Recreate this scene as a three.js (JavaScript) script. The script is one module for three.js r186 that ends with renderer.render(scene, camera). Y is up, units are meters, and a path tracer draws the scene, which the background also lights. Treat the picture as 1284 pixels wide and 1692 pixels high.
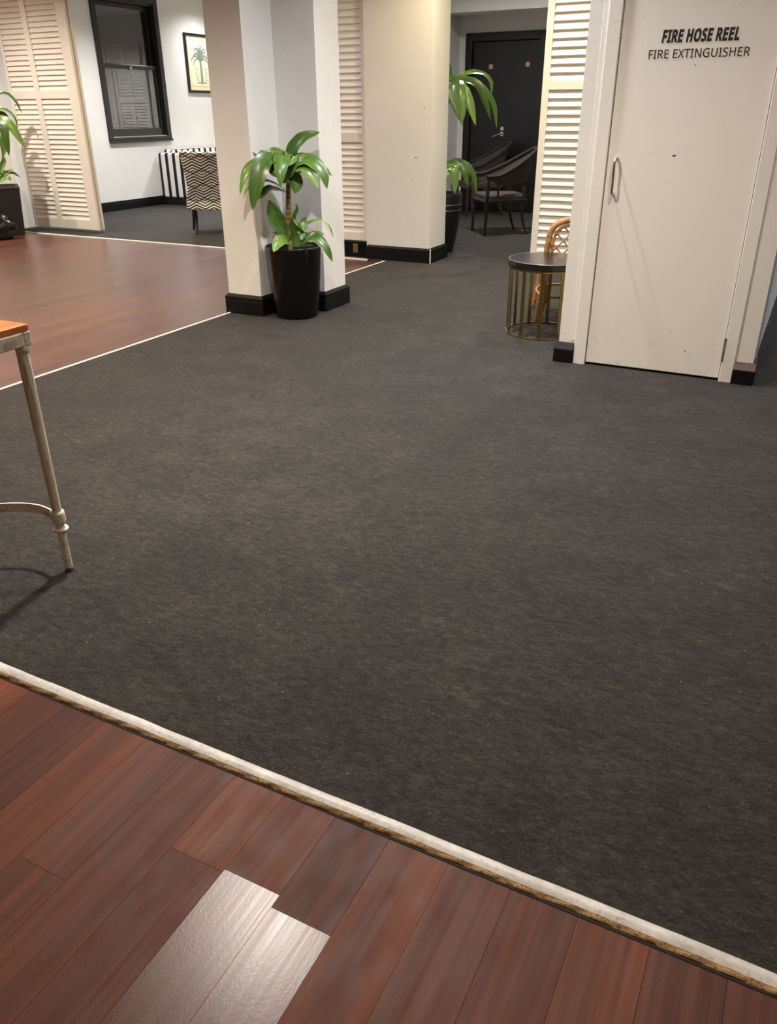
import * as THREE from 'three';
import { RoundedBoxGeometry } from 'three/addons/geometries/RoundedBoxGeometry.js';
import { mergeGeometries, toCreasedNormals } from 'three/addons/utils/BufferGeometryUtils.js';
import { FontLoader } from 'three/addons/loaders/FontLoader.js';
import { TextGeometry } from 'three/addons/geometries/TextGeometry.js';

// ---------------------------------------------------------------- camera, light level
const scene = new THREE.Scene();
scene.background = new THREE.Color(0x050607);            // night outside the window
const renderer = new THREE.WebGLRenderer({ antialias: true });
renderer.toneMapping = THREE.LinearToneMapping;
renderer.toneMappingExposure = 1.35;
renderer.shadowMap.enabled = true;
const camera = new THREE.PerspectiveCamera(65.87, 1284 / 1692, 0.05, 60);
camera.rotation.order = 'YXZ';
camera.position.set(0, 1.25, 0);
camera.rotation.set(-0.46882, 0.47194, -0.00518);

const CEIL = 2.85;
// unseen ceiling downlights, several added to brighten: x, z, candela, colour
const WARM = 0xffe9cf, NEUT = 0xfff4e8, YEL = 0xffeec8, COOL = 0xeff3ff, SOFT = 0xf6f6fa;
const UNSEEN_LAMPS = [   // last: beam half angle
  [-1.95, -2.36, 36, NEUT], [-1.66, -4.16, 22, COOL], [-0.3, -2.75, 12, NEUT],  // first two set from cast shadows; the third, out of view, lights the cupboard door
  [-2.62, -6.45, 13, YEL], [-4.2, -5.5, 7, SOFT], [-6.0, -6.72, 14, YEL], [-5.0, -2.7, 46, WARM], [-9.9, -3.9, 54, NEUT], [-7.9, -5.8, 22, NEUT],  // out of view, placed to light the column, pillar, hall floor and shutters
  [-8.3, -11.15, 12, SOFT], [-7.5, -8.7, 33, SOFT], [-6.0, -11.5, 46, SOFT],  // out of view, light the lounge wall; last added to brighten the mirrored shutters
  [-6.2, 0.4, 8, WARM], [1.2, 1.0, 11, WARM], [1.3, -6.4, 20, COOL], [-1.1, -6.3, 16, NEUT], [-3.2, -8.9, 20, SOFT, 1.54],  // unseen lamps, mostly added fill: behind the camera, side passage, nook, far bulkhead
];

// ---------------------------------------------------------------- helpers
let seed = 7;
const rnd = () => { seed = (seed * 1664525 + 1013904223) >>> 0; return seed / 4294967296; };
const rr = (a, b) => a + (b - a) * rnd();
const V = (x, y, z) => new THREE.Vector3(x, y, z);
const used = {};
function numbered(n) { used[n] = (used[n] || 0) + 1; return used[n] === 1 ? n : `${n}_${String(used[n] - 1).padStart(3, '0')}`; }
function metric(g) {                                      // uv in metres, picked by the way each face points
  g = g.index ? g.toNonIndexed() : g;
  g.computeVertexNormals();
  const p = g.attributes.position, n = g.attributes.normal, uv = new Float32Array(p.count * 2);
  for (let i = 0; i < p.count; i++) {
    const ax = Math.abs(n.getX(i)), ay = Math.abs(n.getY(i)), az = Math.abs(n.getZ(i));
    const [u, v] = ay >= ax && ay >= az ? [p.getX(i), p.getZ(i)] : ax >= az ? [p.getZ(i), p.getY(i)] : [p.getX(i), p.getY(i)];
    uv[2 * i] = u; uv[2 * i + 1] = v;
  }
  g.setAttribute('uv', new THREE.BufferAttribute(uv, 2));
  return g;
}
const clean = g => { g = g.index ? g.toNonIndexed() : g; for (const k of Object.keys(g.attributes)) if (!['position', 'normal', 'uv'].includes(k)) g.deleteAttribute(k); return g; };
const merge = gs => gs.length === 1 ? gs[0] : mergeGeometries(gs.map(clean));
// box from its extents
const ext = (x0, x1, y0, y1, z0, z1) => metric(new THREE.BoxGeometry(x1 - x0, y1 - y0, z1 - z0).translate((x0 + x1) / 2, (y0 + y1) / 2, (z0 + z1) / 2));
const rext = (x0, x1, y0, y1, z0, z1, r = 0.003, s = 1) => metric(new RoundedBoxGeometry(x1 - x0, y1 - y0, z1 - z0, s, r).translate((x0 + x1) / 2, (y0 + y1) / 2, (z0 + z1) / 2));
function mesh(name, g, m, parent, label) {
  const o = new THREE.Mesh(Array.isArray(g) ? merge(g) : g, m);
  o.castShadow = o.receiveShadow = true;
  o.name = parent ? name : numbered(name);
  (parent || scene).add(o);
  if (label) o.userData.label = label;
  return o;
}
function struct(name, g, m) { const o = mesh(name, g, m); o.userData.kind = 'structure'; return o; }
function structGroup(name) { const o = new THREE.Group(); o.name = numbered(name); o.userData.kind = 'structure'; scene.add(o); return o; }
function thing(name, label, category, [x, y, z] = [0, 0, 0], turn = 0, group) {
  const o = new THREE.Group(); o.name = numbered(name); o.position.set(x, y, z); o.rotation.y = turn;
  o.userData = { label, category }; if (group) o.userData.group = group; scene.add(o); return o;
}
function copy(root, [x, y, z], turn, label) {
  const r = root.clone(); r.name = numbered(root.name.replace(/_\d+$/, '')); r.userData = { ...root.userData, label: label || root.userData.label };
  r.position.set(x, y, z); r.rotation.y = turn; scene.add(r); return r;
}
const lathe = (pts, seg = 40) => new THREE.LatheGeometry(pts.map(p => new THREE.Vector2(p[0], p[1])), seg);
const tube = (pts, r, seg = 24, rs = 8, closed = false) => new THREE.TubeGeometry(new THREE.CatmullRomCurve3(pts, closed), seg, r, rs, closed);
// tube with a radius that changes along its length
function taper(pts, radii, seg = 20, rs = 10, cap = true) {
  const c = new THREE.CatmullRomCurve3(pts), fr = c.computeFrenetFrames(seg), pos = [], idx = [], uv = [];
  for (let i = 0; i <= seg; i++) {
    const t = i / seg, p = c.getPointAt(t), k = t * (radii.length - 1), a = Math.min(Math.floor(k), radii.length - 2), r = radii[a] + (radii[a + 1] - radii[a]) * (k - a);
    for (let j = 0; j <= rs; j++) {
      const q = j / rs * Math.PI * 2;
      const d = fr.normals[i].clone().multiplyScalar(Math.cos(q) * r).addScaledVector(fr.binormals[i], Math.sin(q) * r);
      pos.push(p.x + d.x, p.y + d.y, p.z + d.z); uv.push(j / rs * r * 6.28, t * c.getLength());
    }
  }
  for (let i = 0; i < seg; i++) for (let j = 0; j < rs; j++) { const a = i * (rs + 1) + j, b = a + rs + 1; idx.push(a, a + 1, b, b, a + 1, b + 1); }
  if (cap) for (const i of [0, seg]) {
    const n = pos.length / 3, p = c.getPointAt(i / seg); pos.push(p.x, p.y, p.z); uv.push(0, 0);
    for (let j = 0; j < rs; j++) { const a = i * (rs + 1) + j; i ? idx.push(n, a, a + 1) : idx.push(n, a + 1, a); }
  }
  const g = new THREE.BufferGeometry();
  g.setAttribute('position', new THREE.Float32BufferAttribute(pos, 3)); g.setAttribute('uv', new THREE.Float32BufferAttribute(uv, 2)); g.setIndex(idx); g.computeVertexNormals();
  return g.toNonIndexed();
}
// plan outline [[x, z], ...] raised from y0 to y1, with a small bevel on the upper edge
function plan(pts, y0, y1, bevel = 0) {
  const s = new THREE.Shape(pts.map(p => new THREE.Vector2(p[0], -p[1])));
  const g = new THREE.ExtrudeGeometry(s, { depth: y1 - y0 - bevel, bevelEnabled: bevel > 0, bevelThickness: bevel, bevelSize: bevel, bevelOffset: -bevel, bevelSegments: 1, steps: 1 });
  return metric(g.rotateX(-Math.PI / 2).translate(0, y0, 0));
}

// ---------------------------------------------------------------- noise and textures
function lattice(n, s) { let q = s * 2654435761 >>> 0; const a = new Float32Array(n * n); for (let i = 0; i < a.length; i++) { q = (q * 1664525 + 1013904223) >>> 0; a[i] = q / 4294967296; } return a; }
function noise(nx, ny, s) {                                // tiling value noise, nx by ny cells on the unit square
  const n = Math.max(nx, ny), L = lattice(n, s);
  return (u, v) => {
    u = (u % 1 + 1) % 1 * nx; v = (v % 1 + 1) % 1 * ny;
    const i = Math.floor(u), j = Math.floor(v), f = u - i, g = v - j, a = f * f * (3 - 2 * f), b = g * g * (3 - 2 * g);
    const i1 = (i + 1) % nx, j1 = (j + 1) % ny;
    return (L[j * n + i] * (1 - a) + L[j * n + i1] * a) * (1 - b) + (L[j1 * n + i] * (1 - a) + L[j1 * n + i1] * a) * b;
  };
}
function tex(w, h, fn, srgb = true, rep = [1, 1]) {
  const d = new Uint8Array(w * h * 4);
  for (let y = 0; y < h; y++) for (let x = 0; x < w; x++) {
    const c = fn((x + .5) / w, (y + .5) / h), k = (y * w + x) * 4;
    const [r, g, b] = Array.isArray(c) ? c : [c, c, c];
    d[k] = Math.max(0, Math.min(255, r * 255)); d[k + 1] = Math.max(0, Math.min(255, g * 255)); d[k + 2] = Math.max(0, Math.min(255, b * 255)); d[k + 3] = 255;
  }
  const t = new THREE.DataTexture(d, w, h); t.magFilter = THREE.LinearFilter; t.minFilter = THREE.LinearMipmapLinearFilter; t.generateMipmaps = true;
  t.wrapS = t.wrapT = THREE.RepeatWrapping; t.repeat.set(...rep); if (srgb) t.colorSpace = THREE.SRGBColorSpace; t.needsUpdate = true; return t;
}
function canvasTex(w, h, draw, rep) {
  const c = document.createElement('canvas'); c.width = w; c.height = h; draw(c.getContext('2d'), w, h);
  const t = new THREE.CanvasTexture(c); t.colorSpace = THREE.SRGBColorSpace; if (rep) { t.wrapS = t.wrapT = THREE.RepeatWrapping; t.repeat.set(...rep); } return t;
}
const std = (color, roughness = .6, more = {}) => new THREE.MeshStandardMaterial({ color, roughness, ...more });
const phy = (color, roughness = .6, more = {}) => new THREE.MeshPhysicalMaterial({ color, roughness, ...more });

// painted plaster: very slight mottling and roller stipple
const pn1 = noise(6, 6, 3), pn2 = noise(40, 40, 4), pn3 = noise(200, 200, 5);
const paintMap = tex(512, 512, (u, v) => { const k = .97 + .03 * pn1(u, v) + .012 * (pn2(u, v) - .5); return [k, k, k * .995]; }, true, [.5, .5]);
const paintBump = tex(512, 512, (u, v) => .5 * pn3(u, v) + .5 * pn2(u, v), false, [1.4, 1.4]);
const M = {};
M.wall = std(0xebe8e1, .55, { map: paintMap, bumpMap: paintBump, bumpScale: .0008 });
M.gloss = std(0xe8e3d9, .38, { map: paintMap, bumpMap: paintBump, bumpScale: .0005 });   // enamel on doors and trim
M.ceiling = std(0xf0ece2, .8);
M.shutter = std(0xf1ebdf, .4);
M.black = phy(0x0a0908, .6, { specularIntensity: .45, bumpMap: paintBump, bumpScale: .0006 });
M.blackGloss = std(0x060607, .2);
M.chrome = std(0xc9c4ba, .25, { metalness: 1 });
M.brass = std(0x97824c, .3, { metalness: 1 });

// carpet: short pile, dark grey brown, with mottling, worn light patches, lint
{
  const a = noise(500, 900, 11), b = noise(120, 260, 12), c = noise(18, 22, 13), d = noise(5, 5, 14), e = noise(60, 60, 15);
  const lint = new Map(); let q = 99; const r = () => { q = (q * 1664525 + 1013904223) >>> 0; return q / 4294967296; };
  const N = 2048;
  for (let i = 0; i < 420; i++) { const x = Math.floor(r() * N), y = Math.floor(r() * N), l = 1 + Math.floor(r() * 3), s = .2 + .5 * r(); for (let k = 0; k < l; k++) { lint.set(y * N + (x + k) % N, s); if (i % 3 === 0) lint.set(((y + 1) % N) * N + (x + k) % N, s * .7); } }
  const h = (u, v) => .55 * a(u, v) + .45 * b(u, v);
  M.carpetMap = tex(N, N, (u, v) => {
    let k = .137 + .17 * (h(u, v) - .5) + .035 * (c(u, v) - .5) + .02 * (d(u, v) - .5);
    k += Math.max(0, a(u, v) - .80) * .30 + Math.max(0, e(u, v) - .80) * c(u, v) * .2;
    const s = lint.get(Math.floor(v * N) * N + Math.floor(u * N)); if (s) k += s;
    return [k * 1.09, k * .99, k * .85];
  }, true, [1 / 2.6, 1 / 2.6]);
  const f1 = noise(260, 420, 21), f2 = noise(70, 130, 22);
  M.carpetBump = tex(1024, 1024, (u, v) => .6 * f1(u, v) + .4 * f2(u, v), false, [1 / .9, 1 / .9]);
  M.carpet = phy(0xffffff, .95, { map: M.carpetMap, bumpMap: M.carpetBump, bumpScale: .0022, sheen: .7, sheenRoughness: .55, sheenColor: new THREE.Color(.20, .178, .145) });
}
// hardwood boards: grain along v, several boards' worth side by side
{
  const g1 = noise(70, 5, 31), g2 = noise(240, 12, 32), g3 = noise(8, 3, 33), g4 = noise(30, 50, 34), g5 = noise(12, 7, 35), g6 = noise(340, 1060, 36);
  const scratch = new Float32Array(1024 * 1024);           // short scuffs and scratches in the varnish
  { let q = 321; const r = () => { q = (q * 1664525 + 1013904223) >>> 0; return q / 4294967296; };
    for (let i = 0; i < 90; i++) { let x = r() * 1024, y = r() * 1024, a = r() * 6.283; const bend = (r() - .5) * .03, n = 10 + r() * r() * 120, d = .25 + .75 * r();
      for (let k = 0; k < n; k++) { x += Math.cos(a); y += Math.sin(a) * .32; a += bend; scratch[((Math.floor(y) + 1024) % 1024) * 1024 + (Math.floor(x) + 1024) % 1024] = d * Math.sin(Math.PI * k / n); } } }
  const wood = (tint, dark) => tex(1024, 1024, (u, v) => {
    const wob = u + .02 * g3(u, v);
    let k = .46 * g1(wob, v) + .16 * g2(wob, v) + .32 * g5(u, v) + .1 * g4(u, v) - .55;
    k -= .4 * scratch[Math.floor(v * 1024) * 1024 + Math.floor(u * 1024)];
    const f = Math.max(0, g4(u, v) - .78) * .3;
    return tint.map((t, i) => t * (1 + dark * k * [.9, 1.05, 1.1][i]) - f * .12);
  }, true, [1 / .7, 1 / 2.2]);
  const T = [[.34, .182, .12], [.365, .195, .12], [.31, .165, .115], [.39, .212, .122], [.34, .195, .142]];
  const bump = tex(1024, 1024, (u, v) => .75 * g6(u, v) + .25 * g4(u, v), false, [1 / .7, 1 / 2.2]);
  const rough = k => tex(256, 256, (u, v) => { const x = k + .14 * (g4(u, v) - .5) + .06 * (g2(u, v) - .5); return [x, x, x]; }, false, [1 / .7, 1 / 2.2]);
  const rDull = rough(.60), rShiny = tex(256, 256, (u, v) => .31 + .05 * (g2(u, v) - .5), false, [1 / .7, 1 / 2.2]);
  const maps = T.map(t => wood(t, .62));
  M.boards = maps.map(m => phy(0xffffff, 1, { map: m, roughnessMap: rDull, specularIntensity: .55, bumpMap: bump, bumpScale: .0003 }));
  M.boardsGloss = maps.map(m => phy(0xffffff, 1, { map: m, specularIntensity: .75, roughnessMap: rShiny, bumpMap: bump, bumpScale: .00010 }));
  M.boardsHall = maps.map(m => phy(0xffffff, .36, { map: m, roughness: .36, clearcoat: .45, clearcoatRoughness: .32, color: 0xffffff }));
  M.walnut = std(0x2a1d15, .35, { map: maps[2] });
}

// ---------------------------------------------------------------- the shell of the place
const XL = -10.4, XR = 3.4, ZB = -12.9, ZF = 4.3;
struct('ceiling', ext(XL - .2, XR + .2, CEIL, CEIL + .12, ZB - .2, ZF + .2), M.ceiling);
struct('floor_slab', ext(XL - .2, XR + .2, -.16, -.026, ZB - .2, ZF + .2), std(0x2a211b, .9));
struct('floor_carpet', [ext(-3.508, XR, -.026, 0, -5.65, -.992), ext(-3.508, -.2, -.026, 0, ZB, -5.65), ext(-8.95, -3.508, -.026, 0, ZB, -6.835)], M.carpet);

// boards: rows along z, 122.5 mm apart
const PITCH = .1225;
const boardGeo = new Map();
function boardGeometry(len, variant) {
  const key = len.toFixed(3) + '/' + variant;
  if (!boardGeo.has(key)) {
    const g = metric(new THREE.BoxGeometry(PITCH - .0007, .02, len - .0007)), uv = g.attributes.uv, p = g.attributes.position, n = g.attributes.normal;
    const du = variant * .137, dv = variant * .71;
    for (let i = 0; i < uv.count; i++) if (n.getY(i) > .5) uv.setXY(i, p.getX(i) + du, p.getZ(i) + dv);
    boardGeo.set(key, g);
  }
  return boardGeo.get(key);
}
function board(parent, x0, z0, z1, gloss, tone) {
  const k = tone ?? Math.floor(rnd() * 5), o = mesh('board', boardGeometry(z1 - z0, Math.floor(rnd() * 12)), (gloss === 2 ? M.boardsHall : gloss ? M.boardsGloss : M.boards)[k], parent);
  o.position.set(x0 + PITCH / 2, -.016, (z0 + z1) / 2);
}
const near = structGroup('floor_near_boards');
const cuts = { '-9': [-.61], '-7': [-.755], '-6': [-.762], '-5': [-.735] };
for (let i = -24; i < 12; i++) {
  const x0 = i * PITCH, c = cuts[i] || [[.1, .55, -.2, .35, .8][((i % 5) + 5) % 5]];
  board(near, x0, -.968, c[0], false, [0, 2, 1, 4, 0, 3][((i % 6) + 6) % 6]);
  const gl = i === -6 || i === -5;
  board(near, x0, c[0], c[0] + 1.85, gl, gl ? 4 : undefined);
  board(near, x0, c[0] + 1.85, ZF, false);
}
mesh('outer_boards', [ext(-3.508, -24 * PITCH, -.026, -.006, -.968, ZF), ext(12 * PITCH, XR, -.026, -.006, -.968, ZF), ext(XL, -3.508, -.026, -.006, -.968, ZF)], M.boards[0], near);
const hall = structGroup('floor_hall_boards');
for (let i = 0; i < 56; i++) {
  const x0 = -3.523 - (i + 1) * PITCH; let z = -6.805; const lens = [[1.1, 1.9, 2.837], [1.9, 1.3, 2.637], [.7, 2.2, 2.937], [1.5, 2.2, 2.137]][i * 7 % 4];
  for (const l of lens) { board(hall, x0, z, z + l, 2); z += l; }
}
const dark = structGroup('floor_passage_boards');
for (let i = 0; i < 30; i++) { const o = mesh('board', boardGeometry(5.5, i % 4), M.walnut, dark); o.position.set(-.135 + (i + .5) * PITCH, -.014, -8.4); }

// carpet edgings
{
  // near edging: a rounded nosing, worn, with its frayed lower lip and the black felt below it
  const prof = [[-.999, -.001], [-.996, .005], [-.988, .0085], [-.979, .0075], [-.9715, .0035]];
  const lip = [[-.9715, .0035], [-.967, -.0005], [-.9655, -.006]];
  const wob = noise(60, 1, 41), wob2 = noise(16, 1, 42);
  const sweep = (pr, frayed) => {
    const x0 = -3.4, x1 = 1.6, n = 400, pos = [], idx = [], uv = [];
    for (let i = 0; i <= n; i++) {
      const t = i / n, x = x0 + (x1 - x0) * t, far = Math.max(0, (x + .35) / .6);
      const dz = .0025 * (wob(t, 0) - .5) + .010 * far * (wob2(t, .5) - .5), dy = .0025 * (wob2(t, 0) - .4) + .004 * far * (wob(t, .3) - .5);
      pr.forEach(([z, y], j) => { const fr = frayed ? .003 * (((i * 7919 + j * 104729) % 17) / 17 - .5) : 0; pos.push(x, y + dy * (y > -.003 ? 1 : 0) + fr * .5, z + dz + fr); uv.push(x, z); });
    }
    const m = pr.length;
    for (let i = 0; i < n; i++) for (let j = 0; j < m - 1; j++) { const a = i * m + j, b = a + m; idx.push(a, a + 1, b, b, a + 1, b + 1); }
    const g = new THREE.BufferGeometry(); g.setAttribute('position', new THREE.Float32BufferAttribute(pos, 3)); g.setAttribute('uv', new THREE.Float32BufferAttribute(uv, 2)); g.setIndex(idx); g.computeVertexNormals(); return g.toNonIndexed();
  };
  const t = structGroup('trim_1');
  const sc = noise(80, 40, 43), sc2 = noise(16, 10, 44);
  const wornMap = tex(512, 128, (u, v) => { const k = .80 + .1 * sc(u, v) - .1 * sc2(u, v) - (sc(u, v) > .86 ? .12 : 0); return [k, k * .985, k * .94]; }, true, [1 / .8, 1 / .2]);
  const lipMap = tex(512, 64, (u, v) => { const k = sc(u * 2, v), m = sc2(u, v); return [.92 - .3 * (k > .74 ? .9 : .15 * k) - .06 * m, .79 - .34 * (k > .74 ? .9 : .2 * k) - .07 * m, .60 - .3 * (k > .74 ? .9 : .25 * k) - .07 * m]; }, true, [1 / .5, 1 / .03]);
  mesh('nosing', sweep(prof), std(0xffffff, .45, { map: wornMap }), t);
  mesh('frayed_lip', sweep(lip, true), std(0xffffff, .9, { map: lipMap }), t, 'tan frayed lower edge of the carpet nosing');
  mesh('felt', ext(-3.4, 1.6, -.02, -.0045, -.969, -.9605), std(0x26231f, .95), t);
}
struct('trim_2', rext(-3.523, -3.507, -.02, .004, -6.83, -.99, .003), M.gloss);
struct('trim_3', rext(-8.95, -3.70, -.02, .004, -6.848, -6.815, .004), M.gloss);

// outer walls
struct('wall_rear', ext(XL - .15, XR + .15, -.1, CEIL, ZF, ZF + .15), M.wall);
struct('wall_right', ext(XR, XR + .15, -.1, CEIL, ZB, ZF), M.wall);
struct('wall_hall', ext(XL - .15, XL, -.1, CEIL, -7.3, ZF), M.wall);
struct('wall_pier', ext(XL, -8.58, -.1, CEIL, -7.3, -7.08), M.wall);
struct('wall_left', [
  ext(-9.1, -8.95, -.1, .95, ZB, -7.3), ext(-9.1, -8.95, 2.62, CEIL, ZB, -7.3),
  ext(-9.1, -8.95, .95, 2.62, ZB, -10.27), ext(-9.1, -8.95, .95, 2.62, -9.12, -7.3)], M.wall);
struct('baseboard_left', [rext(-8.952, -8.925, -.01, .105, ZB, -7.3, .006), rext(-8.952, -8.932, .1, .125, ZB, -7.3, .006)], M.black);
struct('wall_lounge_back', ext(-9.1, -4.62, -.1, CEIL, ZB - .15, ZB), M.wall);
struct('wall_partition', ext(-4.74, -4.62, -.1, CEIL, ZB, -7.1), M.wall);
struct('wall_back', [ext(-4.62, -4.53, -.1, CEIL, -11.35, -11.2), ext(-3.44, XR, -.1, CEIL, -11.35, -11.2), ext(-4.53, -3.44, 2.155, CEIL, -11.35, -11.2)], M.wall);
struct('wall_bulkhead', ext(-4.62, XR, 2.325, CEIL, -10.85, -10.52), M.wall);
struct('wall_header', ext(-8.58, -3.735, 2.45, CEIL, -7.24, -6.98), M.wall);
struct('wall_passage', ext(-.26, -.135, -.1, CEIL, -11.2, -4.6), M.wall);

// the stepped pillar
const pil = [[-3.52, -4.48], [-3.25, -4.48], [-3.25, -4.80], [-2.94, -4.80], [-2.94, -5.09], [-3.52, -5.09]];
const pilB = [[-3.542, -4.458], [-3.228, -4.458], [-3.228, -4.778], [-2.918, -4.778], [-2.918, -5.112], [-3.542, -5.112]];
struct('wall_pillar', plan(pil.slice().reverse(), -.02, CEIL), M.wall);
struct('baseboard_pillar', [plan(pilB.slice().reverse(), -.02, .095, .004), plan(pilB.map(([x, z]) => [x, z]).reverse(), .095, .132, .018)], M.black);
// the square column
struct('wall_column', ext(-3.735, -3.09, -.02, CEIL, -7.26, -6.895), M.wall);
{
  const o = [[-3.735, -6.873], [-3.075, -6.873], [-3.068, -6.88], [-3.068, -7.282], [-3.735, -7.282]].reverse();
  struct('baseboard_column', [plan(o, -.02, .09, .004), plan(o, .09, .128, .016)], M.black);
}
struct('trim_4', rext(-3.0735, -3.0655, 0, .128, -6.886, -6.874, .002), M.gloss);   // bare painted corner of the skirting
struct('baseboard_shutter', [ext(-4.6, -3.735, -.02, .135, -7.0, -6.96), ext(-4.6, -3.735, -.02, .035, -6.96, -6.93)], M.black);
mesh('timber_block', rext(-3.91, -3.862, .035, .118, -6.962, -6.935, .004), std(0x7a5a3b, .7));
scene.getObjectByName('timber_block').userData = { label: 'small brown timber block on the black skirting under the shutter beside the square column', category: 'block' };

{
  const nick = std(0x5a4a3a, .8), col = scene.getObjectByName('wall_column');
  for (const [x, y, w] of [[-3.154, 1.278, .009], [-3.229, .89, .014], [-3.27, .70, .006]]) mesh('paint_nick', rext(x - w, x + w, y - .0025, y + .0025, -6.897, -6.8935, .001), nick, col);
}
// the hose reel cupboard
struct('wall_cupboard', [
  ext(-1.126, -1.035, -.02, CEIL, -4.72, -4.30), ext(-.213, -.127, -.02, CEIL, -4.72, -4.30), ext(-1.035, -.213, 2.06, CEIL, -4.72, -4.30),
  ext(-1.035, -.213, -.02, 2.06, -4.72, -4.66)], M.gloss);
struct('trim_5', [rext(-1.036, -.971, -.01, 2.06, -4.345, -4.288, .004), rext(-1.06, -1.03, .12, 2.1, -4.303, -4.297, .002)], M.gloss);
struct('trim_6', [rext(-.275, -.212, -.01, 2.06, -4.345, -4.288, .004)], M.gloss);
struct('trim_7', [rext(-.971, -.275, 2.005, 2.06, -4.345, -4.288, .004)], M.gloss);
const wornBrown = std(0x4a3526, .6, { map: paintMap });
for (const [n, a, b] of [['baseboard_cupboard_left', -1.146, -1.04], ['baseboard_cupboard_right', -.215, -.11]]) {
  const g = structGroup(n);
  mesh('plinth', rext(a, b, -.01, .075, -4.40, -4.272, .004), M.black, g);
  const bev = metric(new THREE.ExtrudeGeometry(new THREE.Shape([[0, 0], [.128, 0], [.128, .034], [.026, .034]].map(p => new THREE.Vector2(...p))), { depth: b - a, bevelEnabled: false }).rotateY(Math.PI / 2).translate(a, .075, -4.272));
  mesh('chamfer', bev, n.endsWith('right') ? wornBrown : M.black, g, n.endsWith('right') ? 'worn brown top of the black skirting block' : undefined);
}
{
  const d = structGroup('door_1');
  const doorMap = canvasTex(512, 1536, (c, w, h) => {
    c.fillStyle = '#fefdfc'; c.fillRect(0, 0, w, h);
    const X = x => (x + .968) / .69 * w, Y = y => (2.0 - y) / 1.99 * h;
    let q = 5; const r = () => { q = (q * 1664525 + 1013904223) >>> 0; return q / 4294967296; };
    c.strokeStyle = 'rgba(120,105,90,.10)';
    for (let i = 0; i < 60; i++) { c.lineWidth = 1 + 2 * r(); const x = r() * w, y = r() * h, l = 10 + 70 * r(); c.beginPath(); c.moveTo(x, y); c.lineTo(x + (r() - .3) * l, y + l * (r() - .2)); c.stroke(); }
    for (let i = 0; i < 40; i++) { c.fillStyle = `rgba(120,100,85,${.03 + .05 * r()})`; const x = r() * w, y = h - r() * r() * 260; c.beginPath(); c.ellipse(x, y, 3 + 14 * r(), 2 + 5 * r(), r(), 0, 7); c.fill(); }
    c.fillStyle = '#3a2c20'; c.beginPath(); c.ellipse(X(-.655), Y(1.054), 7, 3, -.15, 0, 7); c.fill();
    c.fillStyle = '#8d7a66'; c.beginPath(); c.ellipse(X(-.46), Y(.13), 3, 3, 0, 0, 7); c.fill();
    c.fillStyle = '#94836f'; c.beginPath(); c.ellipse(X(-.62), Y(1.43), 3, 2, 0, 0, 7); c.fill();
  });
  const leaf = new RoundedBoxGeometry(.69, 1.99, .036, 1, .003).translate(-.623, 1.007, -4.318);
  const p = leaf.attributes.position, uv = leaf.attributes.uv;
  for (let i = 0; i < p.count; i++) uv.setXY(i, (p.getX(i) + .968) / .69, (p.getY(i) - .012) / 1.99);
  mesh('door_leaf', leaf, std(0xe8e3d9, .4, { map: doorMap, bumpMap: paintBump, bumpScale: .0004 }), d);
  const hx = -.922, z = -4.30;
  mesh('handle', taper([V(hx, 1.04, z), V(hx, 1.042, z + .03), V(hx - .001, 1.03, z + .042), V(hx, .96, z + .044), V(hx + .001, .89, z + .042), V(hx, .878, z + .03), V(hx, .88, z)], [.0065, .0065, .0065], 40, 10), M.chrome, d, 'slim D-shaped metal pull handle');
  for (const y of [.165, 1.75]) { const h = mesh('hinge', [rext(-.281, -.268, y - .058, y + .058, -4.302, -4.292, .002), new THREE.CylinderGeometry(.006, .006, .118, 10).translate(-.2745, y, -4.288)], std(0x9a8d78, .4, { metalness: .7 }), d); }
  const bold = await new FontLoader().loadAsync('fonts/droid/droid_sans_bold.typeface.json');
  const sans = await new FontLoader().loadAsync('fonts/droid/droid_sans_regular.typeface.json');
  const ink = std(0x16120f, .5);
  const line = (str, font, x0, x1, y0, h, slant, name, fat) => {
    const g = new TextGeometry(str, { font, size: 1, depth: .02, curveSegments: 5, bevelEnabled: fat > 0, bevelSize: fat, bevelThickness: .004, bevelSegments: 1 });
    g.computeBoundingBox(); const b = g.boundingBox;
    g.translate(-b.min.x, -b.min.y, 0).scale((x1 - x0) / (b.max.x - b.min.x), h / (b.max.y - b.min.y), .05);
    g.applyMatrix4(new THREE.Matrix4().makeShear(0, 0, slant, 0, 0, 0)); g.translate(x0, y0, -4.3001);
    mesh(name, g, ink, d, name === 'lettering' ? 'black sign-written words on the cupboard door' : undefined);
  };
  line('FIRE HOSE REEL', bold, -.783, -.453, 1.523, .053, .08, 'lettering', .035);
  line('FIRE EXTINGUISHER', sans, -.833, -.398, 1.462, .036, 0, 'lettering', .008);
}

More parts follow.
